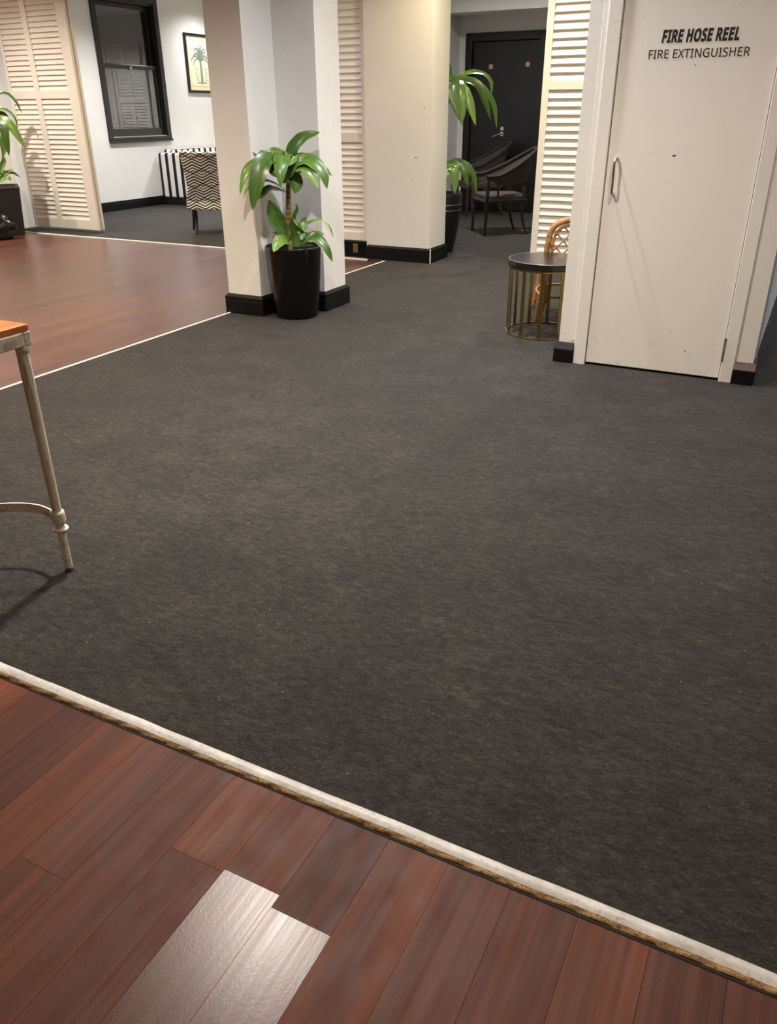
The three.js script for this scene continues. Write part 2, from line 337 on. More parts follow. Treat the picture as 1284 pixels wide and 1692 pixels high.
// black entrance door at the end of the passage
{
  const d = structGroup('door_2'), z = -11.2;
  const bd = std(0x14110e, .4, { bumpMap: paintBump, bumpScale: .0005 });
  mesh('jamb', rext(-4.53, -4.44, -.01, 2.155, z - .12, z + .03, .006), bd, d);
  mesh('jamb', rext(-3.53, -3.44, -.01, 2.155, z - .12, z + .03, .006), bd, d);
  mesh('door_head', rext(-4.44, -3.53, 2.06, 2.155, z - .12, z + .03, .006), bd, d);
  mesh('door_leaf', rext(-4.435, -3.535, .01, 2.055, z - .05, z - .005, .004), bd, d);
  const lev = mesh('lever_handle', [new THREE.CylinderGeometry(.028, .028, .014, 20).rotateX(Math.PI / 2).translate(-3.977, .975, z + .003), tube([V(-3.977, .975, z + .01), V(-3.977, .975, z + .045), V(-4.0, .972, z + .055), V(-4.05, .955, z + .052), V(-4.095, .938, z + .05)], .009, 20, 8)], M.chrome, d, 'chrome lever handle');
  mesh('deadlock', new THREE.CylinderGeometry(.024, .026, .016, 20).rotateX(Math.PI / 2).translate(-3.973, 1.04, z + .004), M.chrome, d, 'round chrome deadlock');
  for (const [x, y] of [[-4.178, 1.77], [-3.677, 1.785]]) mesh('sticker', rext(x - .026, x + .026, y - .026, y + .026, z - .006, z - .003, .001), std(0xd9a29b, .6), d, 'small square pink sticker');
  mesh('closer_bracket', rext(-4.45, -4.425, 1.86, 1.92, z - .005, z + .035, .004), M.black, d);
}

// sash window on the lounge wall, black painted, night outside
{
  const w = structGroup('window_1'), x = -8.95, A = -10.335, B = -9.052;
  const wf = std(0x1c1a17, .3, { bumpMap: paintBump, bumpScale: .0005 });
  const bar = (n, x0, x1, y0, y1, z0, z1, l) => mesh(n, rext(x + x0, x + x1, y0, y1, z0, z1, .005), wf, w, l);
  bar('architrave', 0, .028, .93, 2.7, A, A + .085); bar('architrave', 0, .028, .93, 2.7, B - .085, B); bar('architrave', 0, .028, 2.615, 2.7, A + .085, B - .085);
  bar('sill', -.1, .03, .905, .945, A, B); bar('sill', 0, .05, .873, .905, A, B, 'stepped black window sill');
  bar('jamb', -.16, -.002, .945, 2.62, A + .06, A + .09); bar('jamb', -.16, -.002, .945, 2.62, B - .09, B - .06); bar('jamb', -.16, -.002, 2.59, 2.62, A + .09, B - .09);
  const low = bar('lower_sash_rail', -.07, -.03, .945, 1.05, A + .09, B - .09); bar('lower_sash_rail', -.07, -.03, 1.80, 1.85, A + .09, B - .09);
  bar('sash_stile', -.07, -.03, 1.05, 1.80, A + .09, A + .15); bar('sash_stile', -.07, -.03, 1.05, 1.80, B - .15, B - .09);
  bar('upper_sash_rail', -.12, -.08, 1.81, 1.86, A + .09, B - .09); bar('upper_sash_rail', -.12, -.08, 2.53, 2.59, A + .09, B - .09);
  bar('sash_stile', -.12, -.08, 1.86, 2.53, A + .09, A + .15); bar('sash_stile', -.12, -.08, 1.86, 2.53, B - .15, B - .09);
  const glass = phy(0xffffff, .02, { transmission: 1, thickness: 0, ior: 1.75 });
  mesh('pane', ext(x - .053, x - .049, 1.045, 1.805, A + .145, B - .145), glass, w); mesh('pane', ext(x - .103, x - .099, 1.855, 2.535, A + .145, B - .145), glass, w);
  mesh('sash_lock', rext(x - .035, x - .015, 1.79, 1.83, -9.72, -9.68, .004), std(0xcaa08c, .5), w, 'small pale sash lock');
}

// ---------------------------------------------------------------- ceiling downlights, all out of view, several added as fill
{
  const ring = lathe([[.052, -.004], [.075, -.006], [.078, 0], [.052, .0]], 32), disc = new THREE.CylinderGeometry(.052, .052, .004, 32).translate(0, -.001, 0);
  for (const [x, z, cd, col, half = 1.25] of UNSEEN_LAMPS) {
    const t = thing('unseen_downlight', 'unseen round recessed lamp with white trim ring in the ceiling', 'unseen_downlight', [x, CEIL, z], 0, 'unseen ceiling downlights above the frame');
    mesh('trim_ring', ring, M.gloss, t);
    mesh('lamp_lens', disc, new THREE.MeshStandardMaterial({ color: 0xffffff, emissive: col, emissiveIntensity: 6, roughness: .5 }), t);
    const s = new THREE.SpotLight(col, cd, 0, half, .85, 2); s.position.set(0, -.012, 0); s.target.position.set(0, -1, 0); s.castShadow = true; s.shadow.radius = 2.5; s.shadow.mapSize.set(1024, 1024);
    s.name = 'unseen_lamp_beam'; t.add(s, s.target); s.target.name = 'aim';
  }
}

// ---------------------------------------------------------------- louvred shutters
function shutter(label, [x, y, z], W, Hh, rails, cols, pitch, group) {          // origin: bottom left front corner
  const t = thing('louvred_shutter', label, 'shutter', [x, y, z], 0, group), D = .034;
  let a = 0; for (const [c0, c1] of [...cols, [W, W]]) { mesh('stile', rext(a, c0, 0, Hh, -D, 0, .003), M.shutter, t); a = c1; }
  for (const [c0, c1] of cols) {
    for (const [r0, r1] of rails) mesh('rail', rext(c0 - .002, c1 + .002, r0, r1, -D + .003, -.003, .003), M.shutter, t);
    const sg = new RoundedBoxGeometry(c1 - c0, pitch * 1.14, .0075, 1, .003);
    for (let i = 0; i < rails.length - 1; i++) {
      const lo = rails[i][1], hi = rails[i + 1][0], n = Math.round((hi - lo) / pitch), p = (hi - lo) / n;
      for (let k = 0; k < n; k++) { const s = mesh('slat', sg, M.shutter, t); s.position.set((c0 + c1) / 2, lo + (k + .5) * p, -D / 2 - .001); s.rotation.x = -.37; }
    }
  }
  return t;
}
const R1 = [[0, .105], [1.365, 1.445], [2.30, 2.40]];
shutter('tall white louvred shutter leaf behind the potted plant at the left edge', [-8.44, .03, -7.115], 1.055, 2.40, R1, [[.035, .40], [.48, .92]], .0506);
shutter('white louvred shutter leaf folded flat behind the leaf at the left edge', [-8.445, .03, -7.156], 1.072, 2.40, R1, [[.04, .40], [.48, .93]], .0506);
shutter('white louvred shutter panel between the stepped pillar and the square column', [-4.56, .152, -6.93], .822, 2.28, [[0, .075], [.85, .93], [2.2, 2.28]], [[.05, .772]], .053);
shutter('white louvred shutter leaf behind the round side table', [-2.18, .09, -7.05], .64, 2.34, [[0, .06], [1.31, 1.375], [2.26, 2.34]], [[.055, .585]], .059);
shutter('white louvred shutter leaf hidden behind the hose reel cupboard', [-1.535, .09, -7.05], .64, 2.34, [[0, .06], [1.31, 1.375], [2.26, 2.34]], [[.055, .585]], .059);
shutter('white louvred shutter leaf at the passage wall behind the hose reel cupboard', [-.89, .09, -7.05], .62, 2.34, [[0, .06], [1.31, 1.375], [2.26, 2.34]], [[.055, .565]], .059);

shutter('white louvred shutter leaf on the lounge back wall, mirrored in the window', [-6.45, .05, ZB + .05], .80, 2.36, R1.map(([a, b]) => [a, Math.min(b, 2.36)]), [[.10, .37], [.44, .72]], .0506);
shutter('white louvred shutter leaf on the lounge back wall, nearer the partition', [-5.62, .05, ZB + .05], .80, 2.36, R1.map(([a, b]) => [a, Math.min(b, 2.36)]), [[.08, .36], [.43, .72]], .0506);

// ---------------------------------------------------------------- framed botanical print
{
  const t = thing('framed_print', 'black framed botanical palm print on cream paper on the lounge wall', 'picture', [-8.95, 1.525, -11.2]), w = .68, h = .795;
  const fr = std(0x1d1714, .35);
  for (const s of [-1, 1]) mesh('frame_side', rext(0, .03, 0, h, s > 0 ? w / 2 - .035 : -w / 2, s > 0 ? w / 2 : -w / 2 + .035, .004), fr, t);
  mesh('frame_side', rext(0, .03, 0, .035, -w / 2 + .035, w / 2 - .035, .004), fr, t); mesh('frame_side', rext(0, .03, h - .035, h, -w / 2 + .035, w / 2 - .035, .004), fr, t);
  const art = canvasTex(512, 614, (c, W, Hh) => {
    c.fillStyle = '#e9deb6'; c.fillRect(0, 0, W, Hh); c.strokeStyle = '#a99a6c'; c.lineWidth = 3; c.strokeRect(46, 46, W - 92, Hh - 92); c.lineWidth = 1; c.strokeRect(54, 54, W - 108, Hh - 108);
    c.fillStyle = '#efe4bd'; c.fillRect(58, 58, W - 116, Hh - 116);
    c.strokeStyle = '#7f8f84'; c.lineWidth = 46; c.lineCap = 'round'; c.beginPath(); c.moveTo(256, 520); c.quadraticCurveTo(262, 400, 256, 270); c.stroke();
    c.strokeStyle = '#6d7f76'; for (let i = 0; i < 15; i++) { const a = -Math.PI * (.02 + .96 * i / 14), l = 165 + 25 * Math.sin(i * 2.1); c.lineWidth = 15; c.beginPath(); c.moveTo(256, 285); const x = 256 + Math.cos(a) * l, y = 275 + Math.sin(a) * l * .95 + Math.abs(Math.cos(a)) * 55; c.quadraticCurveTo(256 + Math.cos(a) * l * .6, 220 + Math.sin(a) * l * .95, x, y); c.stroke(); c.lineWidth = 3; for (let k = 3; k < 9; k++) { const q = k / 9, px = 256 + (x - 256) * q, py = 255 + (y - 255) * q; c.beginPath(); c.moveTo(px, py); c.lineTo(px + 16 * Math.sin(k), py + 20); c.stroke(); } }
    c.strokeStyle = '#b08f6c'; c.lineWidth = 5; for (const s of [-1, 1]) for (let k = 0; k < 6; k++) { c.beginPath(); c.arc(256 + s * 100, 360 + k * 30, 16 + 6 * (k % 2), k, k + 4.2); c.stroke(); }
    c.strokeStyle = '#93a08c'; c.lineWidth = 5; for (const s of [-1, 1]) for (let k = 0; k < 6; k++) { c.beginPath(); c.arc(256 + s * 74, 350 + k * 32, 12 + 4 * (k % 3), k * 2, k * 2 + 3.6); c.stroke(); }
    c.fillStyle = '#93a08c'; c.beginPath(); c.ellipse(256, 524, 90, 10, 0, 0, 7); c.fill();
  });
  const pl = new THREE.PlaneGeometry(w - .06, h - .06).rotateY(Math.PI / 2).translate(.012, h / 2, 0); mesh('print', pl, std(0xffffff, .6, { map: art }), t);
  mesh('backing', ext(.001, .01, .02, h - .02, -w / 2 + .02, w / 2 - .02), std(0x50463a, .9), t);
}

// ---------------------------------------------------------------- plants
const leafMap = c => tex(64, 256, (u, v) => { const s = noiseLeaf(u, v), m = Math.abs(u - .5) < .035 ? .10 : 0; return c.map((k, i) => k * (.82 + .36 * s) + m * [.6, .8, .3][i]); });
const nl1 = noise(26, 3, 61), nl2 = noise(9, 8, 62); const noiseLeaf = (u, v) => .6 * nl1(u, v) + .4 * nl2(u, v);
M.leaf = [[.32, .45, .16], [.25, .37, .125], [.41, .54, .23]].map(c => phy(0xffffff, .36, { map: leafMap(c), clearcoat: .25, clearcoatRoughness: .25, side: THREE.DoubleSide }));
function leaf(spec) {
  const [w, tw, ...q] = spec, pts = []; for (let i = 0; i < q.length; i += 3) pts.push(V(q[i], q[i + 1], q[i + 2]));
  const c = new THREE.CatmullRomCurve3(pts, false, 'centripetal'), n = 14, pos = [], idx = [], uv = [];
  let side = null;
  for (let i = 0; i <= n; i++) {
    const t = i / n, p = c.getPointAt(t), d = c.getTangentAt(t);
    // the blade faces partly up and partly outwards; w is its width, tw how far it is rolled
    const nn = V(0, Math.cos(tw), Math.sin(tw)); nn.addScaledVector(d, -nn.dot(d));
    if (nn.length() > .25) { const s2 = d.clone().cross(nn.normalize()); side = side && s2.dot(side) < 0 ? s2.negate() : s2; } else if (!side) side = V(1, 0, 0);
    side.addScaledVector(d, -side.dot(d)).normalize();
    const up = side.clone().cross(d).normalize();
    const k = Math.max(.015, (t < .45 ? .38 + .62 * Math.sin(t / .45 * Math.PI / 2) : Math.pow(Math.cos((t - .45) / .55 * Math.PI / 2), .75))) * w * .56;
    for (let j = 0; j < 5; j++) {
      const s = (j - 2) / 2, lift = .28 * k * s * s + .06 * k * Math.sin(i * 1.7 + j * 2.3) * Math.abs(s);
      pos.push(p.x + side.x * k * s + up.x * lift, p.y + side.y * k * s + up.y * lift, p.z + side.z * k * s + up.z * lift); uv.push(.5 + s / 2, t);
    }
  }
  for (let i = 0; i < n; i++) for (let j = 0; j < 4; j++) { const a = i * 5 + j, b = a + 5; idx.push(a, a + 1, b, b, a + 1, b + 1); }
  const g = new THREE.BufferGeometry(); g.setAttribute('position', new THREE.Float32BufferAttribute(pos, 3)); g.setAttribute('uv', new THREE.Float32BufferAttribute(uv, 2)); g.setIndex(idx); g.computeVertexNormals(); return g;
}
function leaves(t, list) { list.forEach((s, i) => mesh('leaf', leaf(s), M.leaf[(i * 5 + 1) % 3], t)); }
const cane = std(0xd8cfae, .75, { map: tex(64, 256, (u, v) => { const b = Math.abs((v * 14) % 1 - .5) < .09 ? .55 : 1, s = nl1(u, v); return [.66 * b * (.8 + .3 * s), .57 * b * (.8 + .3 * s), .38 * b * (.8 + .3 * s)]; }, true, [1, 2.2]) });
const soil = std(0x1c140e, 1, { bumpMap: paintBump, bumpScale: .01 });
const LEAVES1 = [
 [0.075,0.9,0.005,0.947,0.02,0.032,1.041,0.03,0.105,1.109,0.05,0.207,1.138,0.06],
 [0.085,0.8,0.007,0.898,0.03,0.065,0.97,0.08,0.129,0.981,0.12,0.209,0.913,0.16,0.232,0.819,0.17],
 [0.085,0.8,0.007,0.888,0.04,0.058,0.941,0.1,0.115,0.933,0.15,0.178,0.829,0.19],
 [0.06,0.7,0.02,0.926,0.0,0.093,0.972,0.03,0.194,0.947,0.05,0.272,0.886,0.06],
 [0.095,1.5,-0.018,0.847,0.03,-0.021,0.969,0.05,-0.034,1.012,0.12,-0.049,0.938,0.2,-0.055,0.837,0.22],
 [0.095,1.0,-0.019,0.906,0.0,-0.042,0.973,0.02,-0.093,1.018,0.03,-0.146,1.023,0.03],
 [0.105,0.7,-0.026,0.888,0.03,-0.074,0.976,0.09,-0.135,0.989,0.14,-0.196,0.871,0.18,-0.239,0.703,0.19],
 [0.05,0.5,-0.036,0.908,0.02,-0.117,0.975,0.06,-0.201,0.977,0.08,-0.268,0.934,0.09,-0.304,0.871,0.09],
 [0.06,0.5,-0.031,0.888,0.03,-0.133,0.967,0.09,-0.224,0.936,0.13,-0.282,0.869,0.14,-0.312,0.79,0.14],
 [0.07,0.4,-0.027,0.791,0.02,-0.085,0.81,0.06,-0.138,0.813,0.09,-0.202,0.748,0.11],
 [0.045,0.3,-0.026,0.801,0.02,-0.104,0.851,0.06,-0.157,0.863,0.08,-0.227,0.845,0.1,-0.296,0.785,0.1],
 [0.09,1.2,0.004,0.926,0.0,0.024,0.991,0.0,0.063,1.025,0.01,0.067,0.986,0.02],
 [0.05,0.6,-0.024,0.926,0.0,-0.122,0.988,0.01,-0.186,0.989,0.02,-0.219,1.031,0.02],
 [0.06,0.6,-0.025,0.906,0.0,-0.107,0.977,0.0,-0.157,1.022,0.0,-0.187,0.983,0.01],
 [0.08,1.3,0.001,0.882,0.02,0.028,0.883,0.04,0.042,0.848,0.05,0.03,0.785,0.06],
 [0.045,0.3,0.005,0.862,0.02,0.051,0.897,0.03,0.111,0.915,0.04],
 [0.09,1.3,-0.015,0.888,0.03,-0.044,0.95,0.06,-0.073,0.977,0.1,-0.097,0.935,0.13,-0.069,0.886,0.14],
 [0.09,1.2,-0.009,0.907,0.02,0.007,0.988,0.05,0.024,1.009,0.07,0.005,0.952,0.1],
 [0.095,1.1,-0.038,0.53,0.03,-0.083,0.602,0.05,-0.116,0.677,0.06,-0.138,0.752,0.06],
 [0.1,1.2,-0.019,0.464,0.03,0.026,0.563,0.05,0.057,0.624,0.08,0.08,0.559,0.11],
 [0.025,0.5,-0.007,0.476,0.0,0.089,0.589,0.01,0.18,0.618,0.02,0.24,0.583,0.03,0.268,0.505,0.03],
 [0.065,0.8,0.003,0.467,0.05,0.072,0.505,0.1,0.138,0.531,0.15,0.206,0.472,0.19,0.249,0.382,0.2],
 [0.055,0.5,0.004,0.468,0.02,0.084,0.508,0.05,0.153,0.542,0.07,0.214,0.536,0.08],
 [0.075,1.0,-0.029,0.484,0.05,-0.056,0.507,0.1,-0.094,0.501,0.16,-0.127,0.452,0.2],
 [0.03,0.5,-0.034,0.492,0.03,-0.071,0.528,0.05,-0.128,0.554,0.06],
 [0.025,0.8,-0.001,0.579,0.0,0.023,0.654,0.01,0.039,0.686,0.02,0.031,0.728,0.02],
 [0.05,0.5,-0.003,0.462,0.05,0.065,0.477,0.09,0.139,0.475,0.13],
 [0.08,1.2,-0.019,0.471,0.04,0.035,0.528,0.07,0.069,0.557,0.09,0.055,0.508,0.12],
];
const LEAVES2 = [
 [0.1,1.0,0.013,1.273,0.05,0.065,1.476,0.1,0.097,1.494,0.16,0.113,1.333,0.22,0.193,1.14,0.24],
 [0.11,1.1,0.013,1.273,0.04,0.109,1.495,0.12,0.155,1.423,0.2,0.183,1.272,0.24,0.181,1.135,0.26],
 [0.09,0.9,0.013,1.273,0.03,0.145,1.455,0.1,0.227,1.363,0.15,0.315,1.133,0.18],
 [0.08,0.7,0.013,1.294,0.0,0.167,1.496,0.05,0.315,1.465,0.08,0.401,1.312,0.1,0.454,1.173,0.1],
 [0.07,0.7,0.013,1.294,-0.02,0.225,1.508,0.0,0.376,1.425,0.03,0.474,1.302,0.04,0.515,1.11,0.05],
 [0.07,0.5,0.013,1.305,-0.03,0.19,1.544,-0.02,0.372,1.553,-0.02,0.444,1.486,-0.01,0.455,1.385,-0.01],
 [0.08,1.0,0.013,1.305,-0.02,0.043,1.459,-0.02,0.051,1.589,-0.01,0.034,1.688,0],
 [0.08,0.8,0.013,1.294,-0.03,0.122,1.509,-0.03,0.225,1.528,-0.02,0.265,1.386,-0.01],
 [0.08,0.6,0.013,1.294,0.0,-0.061,1.479,0.02,-0.199,1.499,0.04,-0.265,1.336,0.05],
 [0.09,0.6,0.013,1.294,0.04,-0.059,1.426,0.1,-0.172,1.396,0.14,-0.227,1.233,0.15],
 [0.08,0.8,0.013,1.294,0.02,-0.038,1.499,0.02,-0.109,1.599,0.02,-0.166,1.61,0.02],
 [0.08,0.8,0.031,0.625,0.0,0.086,0.773,0.05,0.122,0.764,0.09,0.143,0.655,0.1,0.141,0.538,0.1],
 [0.085,0.8,0.031,0.625,0.0,0.109,0.805,0.03,0.205,0.773,0.06,0.271,0.598,0.08],
 [0.07,0.6,0.031,0.624,-0.02,0.133,0.819,-0.01,0.254,0.781,0.01,0.317,0.694,0.02,0.357,0.532,0.03],
 [0.07,1.0,0.031,0.627,0.03,0.063,0.764,0.08,0.052,0.722,0.12,0.043,0.591,0.13],
 [0.07,0.7,0.031,0.625,0.0,-0.045,0.761,0.03,-0.152,0.739,0.04,-0.21,0.618,0.05],
 [0.05,0.7,0.03,0.646,-0.02,0.051,0.769,-0.02,0.025,0.857,-0.02],
];
const LEAVES3 = [
 [0.05,0.6,0.07,1.022,0.0,0.189,1.403,0.03,0.305,1.454,0.05,0.388,1.384,0.06,0.44,1.246,0.06],
 [0.04,0.6,0.066,1.003,0.0,0.184,1.29,0.04,0.281,1.289,0.06,0.354,1.213,0.07,0.363,1.088,0.07],
 [0.1,0.9,0.061,0.984,0.02,0.181,1.185,0.06,0.264,1.166,0.1,0.345,1.03,0.12,0.399,0.902,0.12],
 [0.09,0.9,0.059,0.975,0.04,0.138,1.167,0.1,0.211,1.148,0.15,0.219,1.005,0.18,0.218,0.83,0.18],
 [0.09,1.1,0.061,0.984,0.03,0.12,1.081,0.1,0.175,1.024,0.15,0.184,0.928,0.17,0.15,0.812,0.18],
 [0.08,0.9,0.066,1.003,0.0,0.182,1.233,0.02,0.252,1.242,0.03,0.296,1.165,0.03],
 [0.08,0.7,0.07,1.022,0.0,0.024,1.262,0.03,-0.115,1.197,0.05,-0.223,1.009,0.05],
 [0.08,0.7,0.07,1.023,0.02,0.02,1.159,0.1,-0.076,1.066,0.15,-0.138,0.914,0.16],
 [0.06,0.6,0.013,0.567,0.0,0.094,0.667,0.03,0.149,0.647,0.05,0.229,0.689,0.05],
 [0.06,0.6,0.011,0.557,0.0,0.129,0.641,0.03,0.23,0.644,0.05,0.291,0.596,0.05],
 [0.07,0.9,0.009,0.548,0.02,0.11,0.698,0.05,0.156,0.777,0.06,0.15,0.846,0.06],
 [0.06,0.8,0.007,0.539,0.03,0.107,0.589,0.07,0.171,0.607,0.08,0.182,0.566,0.08],
 [0.06,0.8,0.007,0.538,0.02,-0.025,0.672,0.05,-0.107,0.656,0.07],
];
{
  const t = thing('potted_plant', 'green broad-leaved plant in a glossy black pot tucked into the stepped pillar', 'plant', [-3.045, 0, -4.593], .585);
  const p = mesh('pot', lathe([[0, 0], [.125, 0], [.14, .006], [.147, .02], [.163, .14], [.177, .28], [.185, .42], [.187, .455], [.185, .462], [.178, .462], [.174, .455], [.172, .42], [0, .415]], 64), M.blackGloss, t);
  mesh('soil', lathe([[.171, .42], [.1, .428], [0, .432]], 32), soil, p);
  mesh('stem', taper([V(-.012, .42, .03), V(-.018, .56, .028), V(-.016, .70, .025), V(-.01, .80, .022), V(-.008, .93, .02)], [.021, .018, .017, .016, .012], 24, 12), cane, t);
  leaves(t, LEAVES1);
}
{
  const t = thing('potted_plant', 'tall dark-stemmed plant in a banded black pot behind the square column', 'plant', [-3.3, 0, -7.6], .41);
  const p = mesh('pot', lathe([[0, 0], [.13, 0], [.145, .01], [.17, .12], [.195, .27], [.213, .42], [.219, .53], [.213, .545], [.203, .545], [.2, .5], [0, .49]], 56), std(0x101011, .35), t);
  for (const y of [.395, .445]) mesh('band', new THREE.TorusGeometry(.211 + (y - .395) * .1, .004, 8, 56).rotateX(Math.PI / 2).translate(0, y, 0), M.chrome, p, 'thin silvery band');
  mesh('soil', lathe([[.2, .505], [0, .515]], 32), soil, p);
  mesh('stem', taper([V(.02, .5, 0), V(.035, .8, .0), V(.03, 1.05, 0), V(.015, 1.34, .0)], [.022, .02, .019, .016], 20, 12), cane, t);
  leaves(t, LEAVES2);
}
{
  const t = thing('potted_plant', 'leafy plant in a dark square pot in front of the shutter at the left edge', 'plant', [-8.4, 0, -6.62], .903);
  const p = mesh('pot', [metric(new THREE.CylinderGeometry(.36, .31, .5, 4, 6).rotateY(Math.PI / 4).translate(0, .25, 0)), rext(-.258, .258, .49, .515, -.258, .258, .01)], std(0x24221f, .6), t);
  mesh('soil', ext(-.22, .22, .5, .519, -.22, .22), soil, p);
  // crumpled black plastic pushed against the pot
  const bag = new THREE.IcosahedronGeometry(.2, 4), bp = bag.attributes.position, bn = noise(9, 9, 71), bm = noise(23, 23, 72);
  for (let i = 0; i < bp.count; i++) { const v = V(bp.getX(i), bp.getY(i), bp.getZ(i)).normalize(), u = Math.atan2(v.x, v.z) / 6.2832 + .5, w = v.y * .5 + .5, r = .2 * (.8 + .35 * bn(u, w) + .16 * Math.abs(bm(u, w) - .5)); bp.setXYZ(i, v.x * r * 1.25, Math.max(-.12, v.y * r * .85) + .12, v.z * r * .7); }
  bag.computeVertexNormals();
  const b = mesh('rubbish_bag', toCreasedNormals(bag, .3), std(0x070708, .25)); b.position.set(-8.12, -.006, -6.27); b.rotation.y = .9;
  b.userData = { label: 'crumpled black plastic bag on the boards against the dark square pot', category: 'bag' };
  mesh('stem', taper([V(.0, .5, 0), V(.02, .75, .0), V(.06, 1.03, 0)], [.022, .019, .015], 16, 10), cane, t);
  leaves(t, LEAVES3);
}

// ---------------------------------------------------------------- table at the left
{
  const t = thing('side_table', 'whitewashed metal table with round legs and an orange-brown wooden top at the left edge', 'table', [-1.82, 0, -1.412]);
  const lime = std(0xffffff, .6, { map: tex(256, 256, (u, v) => { const a = nl1(v, u), b = pn2(u, v), k = .80 + .14 * b - (a > .75 ? .14 : 0); return [k, k * .95, k * .85]; }, true, [6, 2]) });
  const X = -.80, Z = .80, hgt = .75;
  mesh('table_top', metric(new RoundedBoxGeometry(.84, .018, .84, 2, .003).translate(X / 2, hgt - .005, Z / 2)), std(0xffffff, .4, { map: tex(256, 256, (u, v) => { const k = .85 + .3 * nl1(u, v); return [.80 * k, .46 * k, .24 * k]; }, true, [2, .8]) }), t, 'orange-brown wooden table top');
  for (const [a, b, c, d] of [[X - .022, .022, -.022, .002], [X - .022, .022, Z - .002, Z + .022], [X - .022, X + .002, .002, Z - .002], [-.002, .022, .002, Z - .002]]) mesh('apron', rext(a, b, hgt - .052, hgt - .014, c, d, .004), lime, t);
  const lg = merge([lathe([[0, 0], [.010, 0], [.0115, .004], [.0125, .13], [.0135, .2], [.0165, hgt - .05], [.0165, hgt - .045], [0, hgt - .045]], 24), lathe([[.013, .161], [.0185, .163], [.0205, .172], [.0205, .194], [.019, .203], [.014, .204]], 24), lathe([[.013, .138], [.021, .139], [.024, .144], [.021, .149], [.013, .15]], 24), new THREE.SphereGeometry(.019, 16, 10).translate(.003, hgt - .06, 0)]);
  for (const [x, z] of [[0, 0], [X, 0], [0, Z], [X, Z]]) { const l = mesh('leg', lg, lime, t); l.position.set(x, 0, z); mesh('foot', lathe([[0, 0], [.0115, 0], [.0118, .012], [0, .012]], 16), std(0x1a1613, .7), l); }
  const bent = (x, z) => { const sx = Math.sign(X / 2 - x), sz = Math.sign(Z / 2 - z), c = new THREE.CatmullRomCurve3([V(x, .183, z), V(x + sx * .10, .183, z + sz * -.012), V(x + sx * .20, .183, z + sz * .03), V(x + sx * .30, .183, z + sz * .14), V(X / 2 - sx * .02, .183, Z / 2 - sz * .12)]);
    const s = new THREE.Shape([[-.002, -.015], [.002, -.015], [.002, .015], [-.002, .015]].map(p => new THREE.Vector2(...p))), n = 30, pos = [], idx = [], uv = [];
    for (let i = 0; i <= n; i++) { const p = c.getPointAt(i / n), d = c.getTangentAt(i / n), q = V(d.z, 0, -d.x).normalize(); [[-1, -1], [1, -1], [1, 1], [-1, 1]].forEach(([a, b]) => { pos.push(p.x + q.x * a * .0025, p.y + b * .0145, p.z + q.z * a * .0025); uv.push(i / n * .5, b * .02 + a * .01); }); }
    for (let i = 0; i < n; i++) for (let j = 0; j < 4; j++) { const a = i * 4 + j, b = i * 4 + (j + 1) % 4; idx.push(a, b, a + 4, b, b + 4, a + 4); }
    const g = new THREE.BufferGeometry(); g.setAttribute('position', new THREE.Float32BufferAttribute(pos, 3)); g.setAttribute('uv', new THREE.Float32BufferAttribute(uv, 2)); g.setIndex(idx); const f = g.toNonIndexed(); f.computeVertexNormals(); return f; };
  for (const [x, z] of [[0, 0], [X, 0], [0, Z], [X, Z]]) mesh('stretcher', bent(x, z), lime, t);
  mesh('stretcher_ring', new THREE.TorusGeometry(.12, .011, 8, 40).rotateX(Math.PI / 2).translate(X / 2, .183, Z / 2), lime, t);
}

// ---------------------------------------------------------------- round side table with brass bars
{
  const t = thing('round_side_table', 'round black-topped side table on a cage of brass bars beside the cupboard', 'table', [-1.395, 0, -4.9]), h = .447, r = .24;
  const top = mesh('table_top', lathe([[0, h - .04], [r - .004, h - .04], [r, h - .036], [r, h - .004], [r - .004, h], [0, h]], 24), std(0x1b1a19, .22, { bumpMap: paintBump, bumpScale: .0003 }), t, 'glossy black round top');
  mesh('edge_band', new THREE.TorusGeometry(r - .0005, .0022, 8, 72).rotateX(Math.PI / 2).translate(0, h - .002, 0), std(0x8d8a82, .35, { metalness: .8 }), top);
  const bg = new RoundedBoxGeometry(.024, h - .045, .007, 1, .002);
  for (let i = 0; i < 12; i++) { const a = (i + .35) / 12 * Math.PI * 2, b = mesh('bar', bg, M.brass, t); b.position.set(Math.sin(a) * (r - .012), (h - .04) / 2 + .004, Math.cos(a) * (r - .012)); b.rotation.y = a; }
  const ringPts = n => { const p = []; for (let i = 0; i < n; i++) { const a = (i + .35) / n * Math.PI * 2; p.push([Math.sin(a), Math.cos(a)]); } return p; };
  for (const [y, nm] of [[.004, 'base_ring'], [h - .047, 'upper_ring']]) { const p = ringPts(12), g = []; for (let i = 0; i < 12; i++) { const [x0, z0] = p[i], [x1, z1] = p[(i + 1) % 12], L = Math.hypot(x1 - x0, z1 - z0) * (r - .004), q = new THREE.BoxGeometry(L + .002, .008, .012); q.rotateY(-Math.atan2(z1 - z0, x1 - x0)); q.translate((x0 + x1) / 2 * (r - .004), y, (z0 + z1) / 2 * (r - .004)); g.push(q); } mesh(nm, g, M.brass, t); }
}

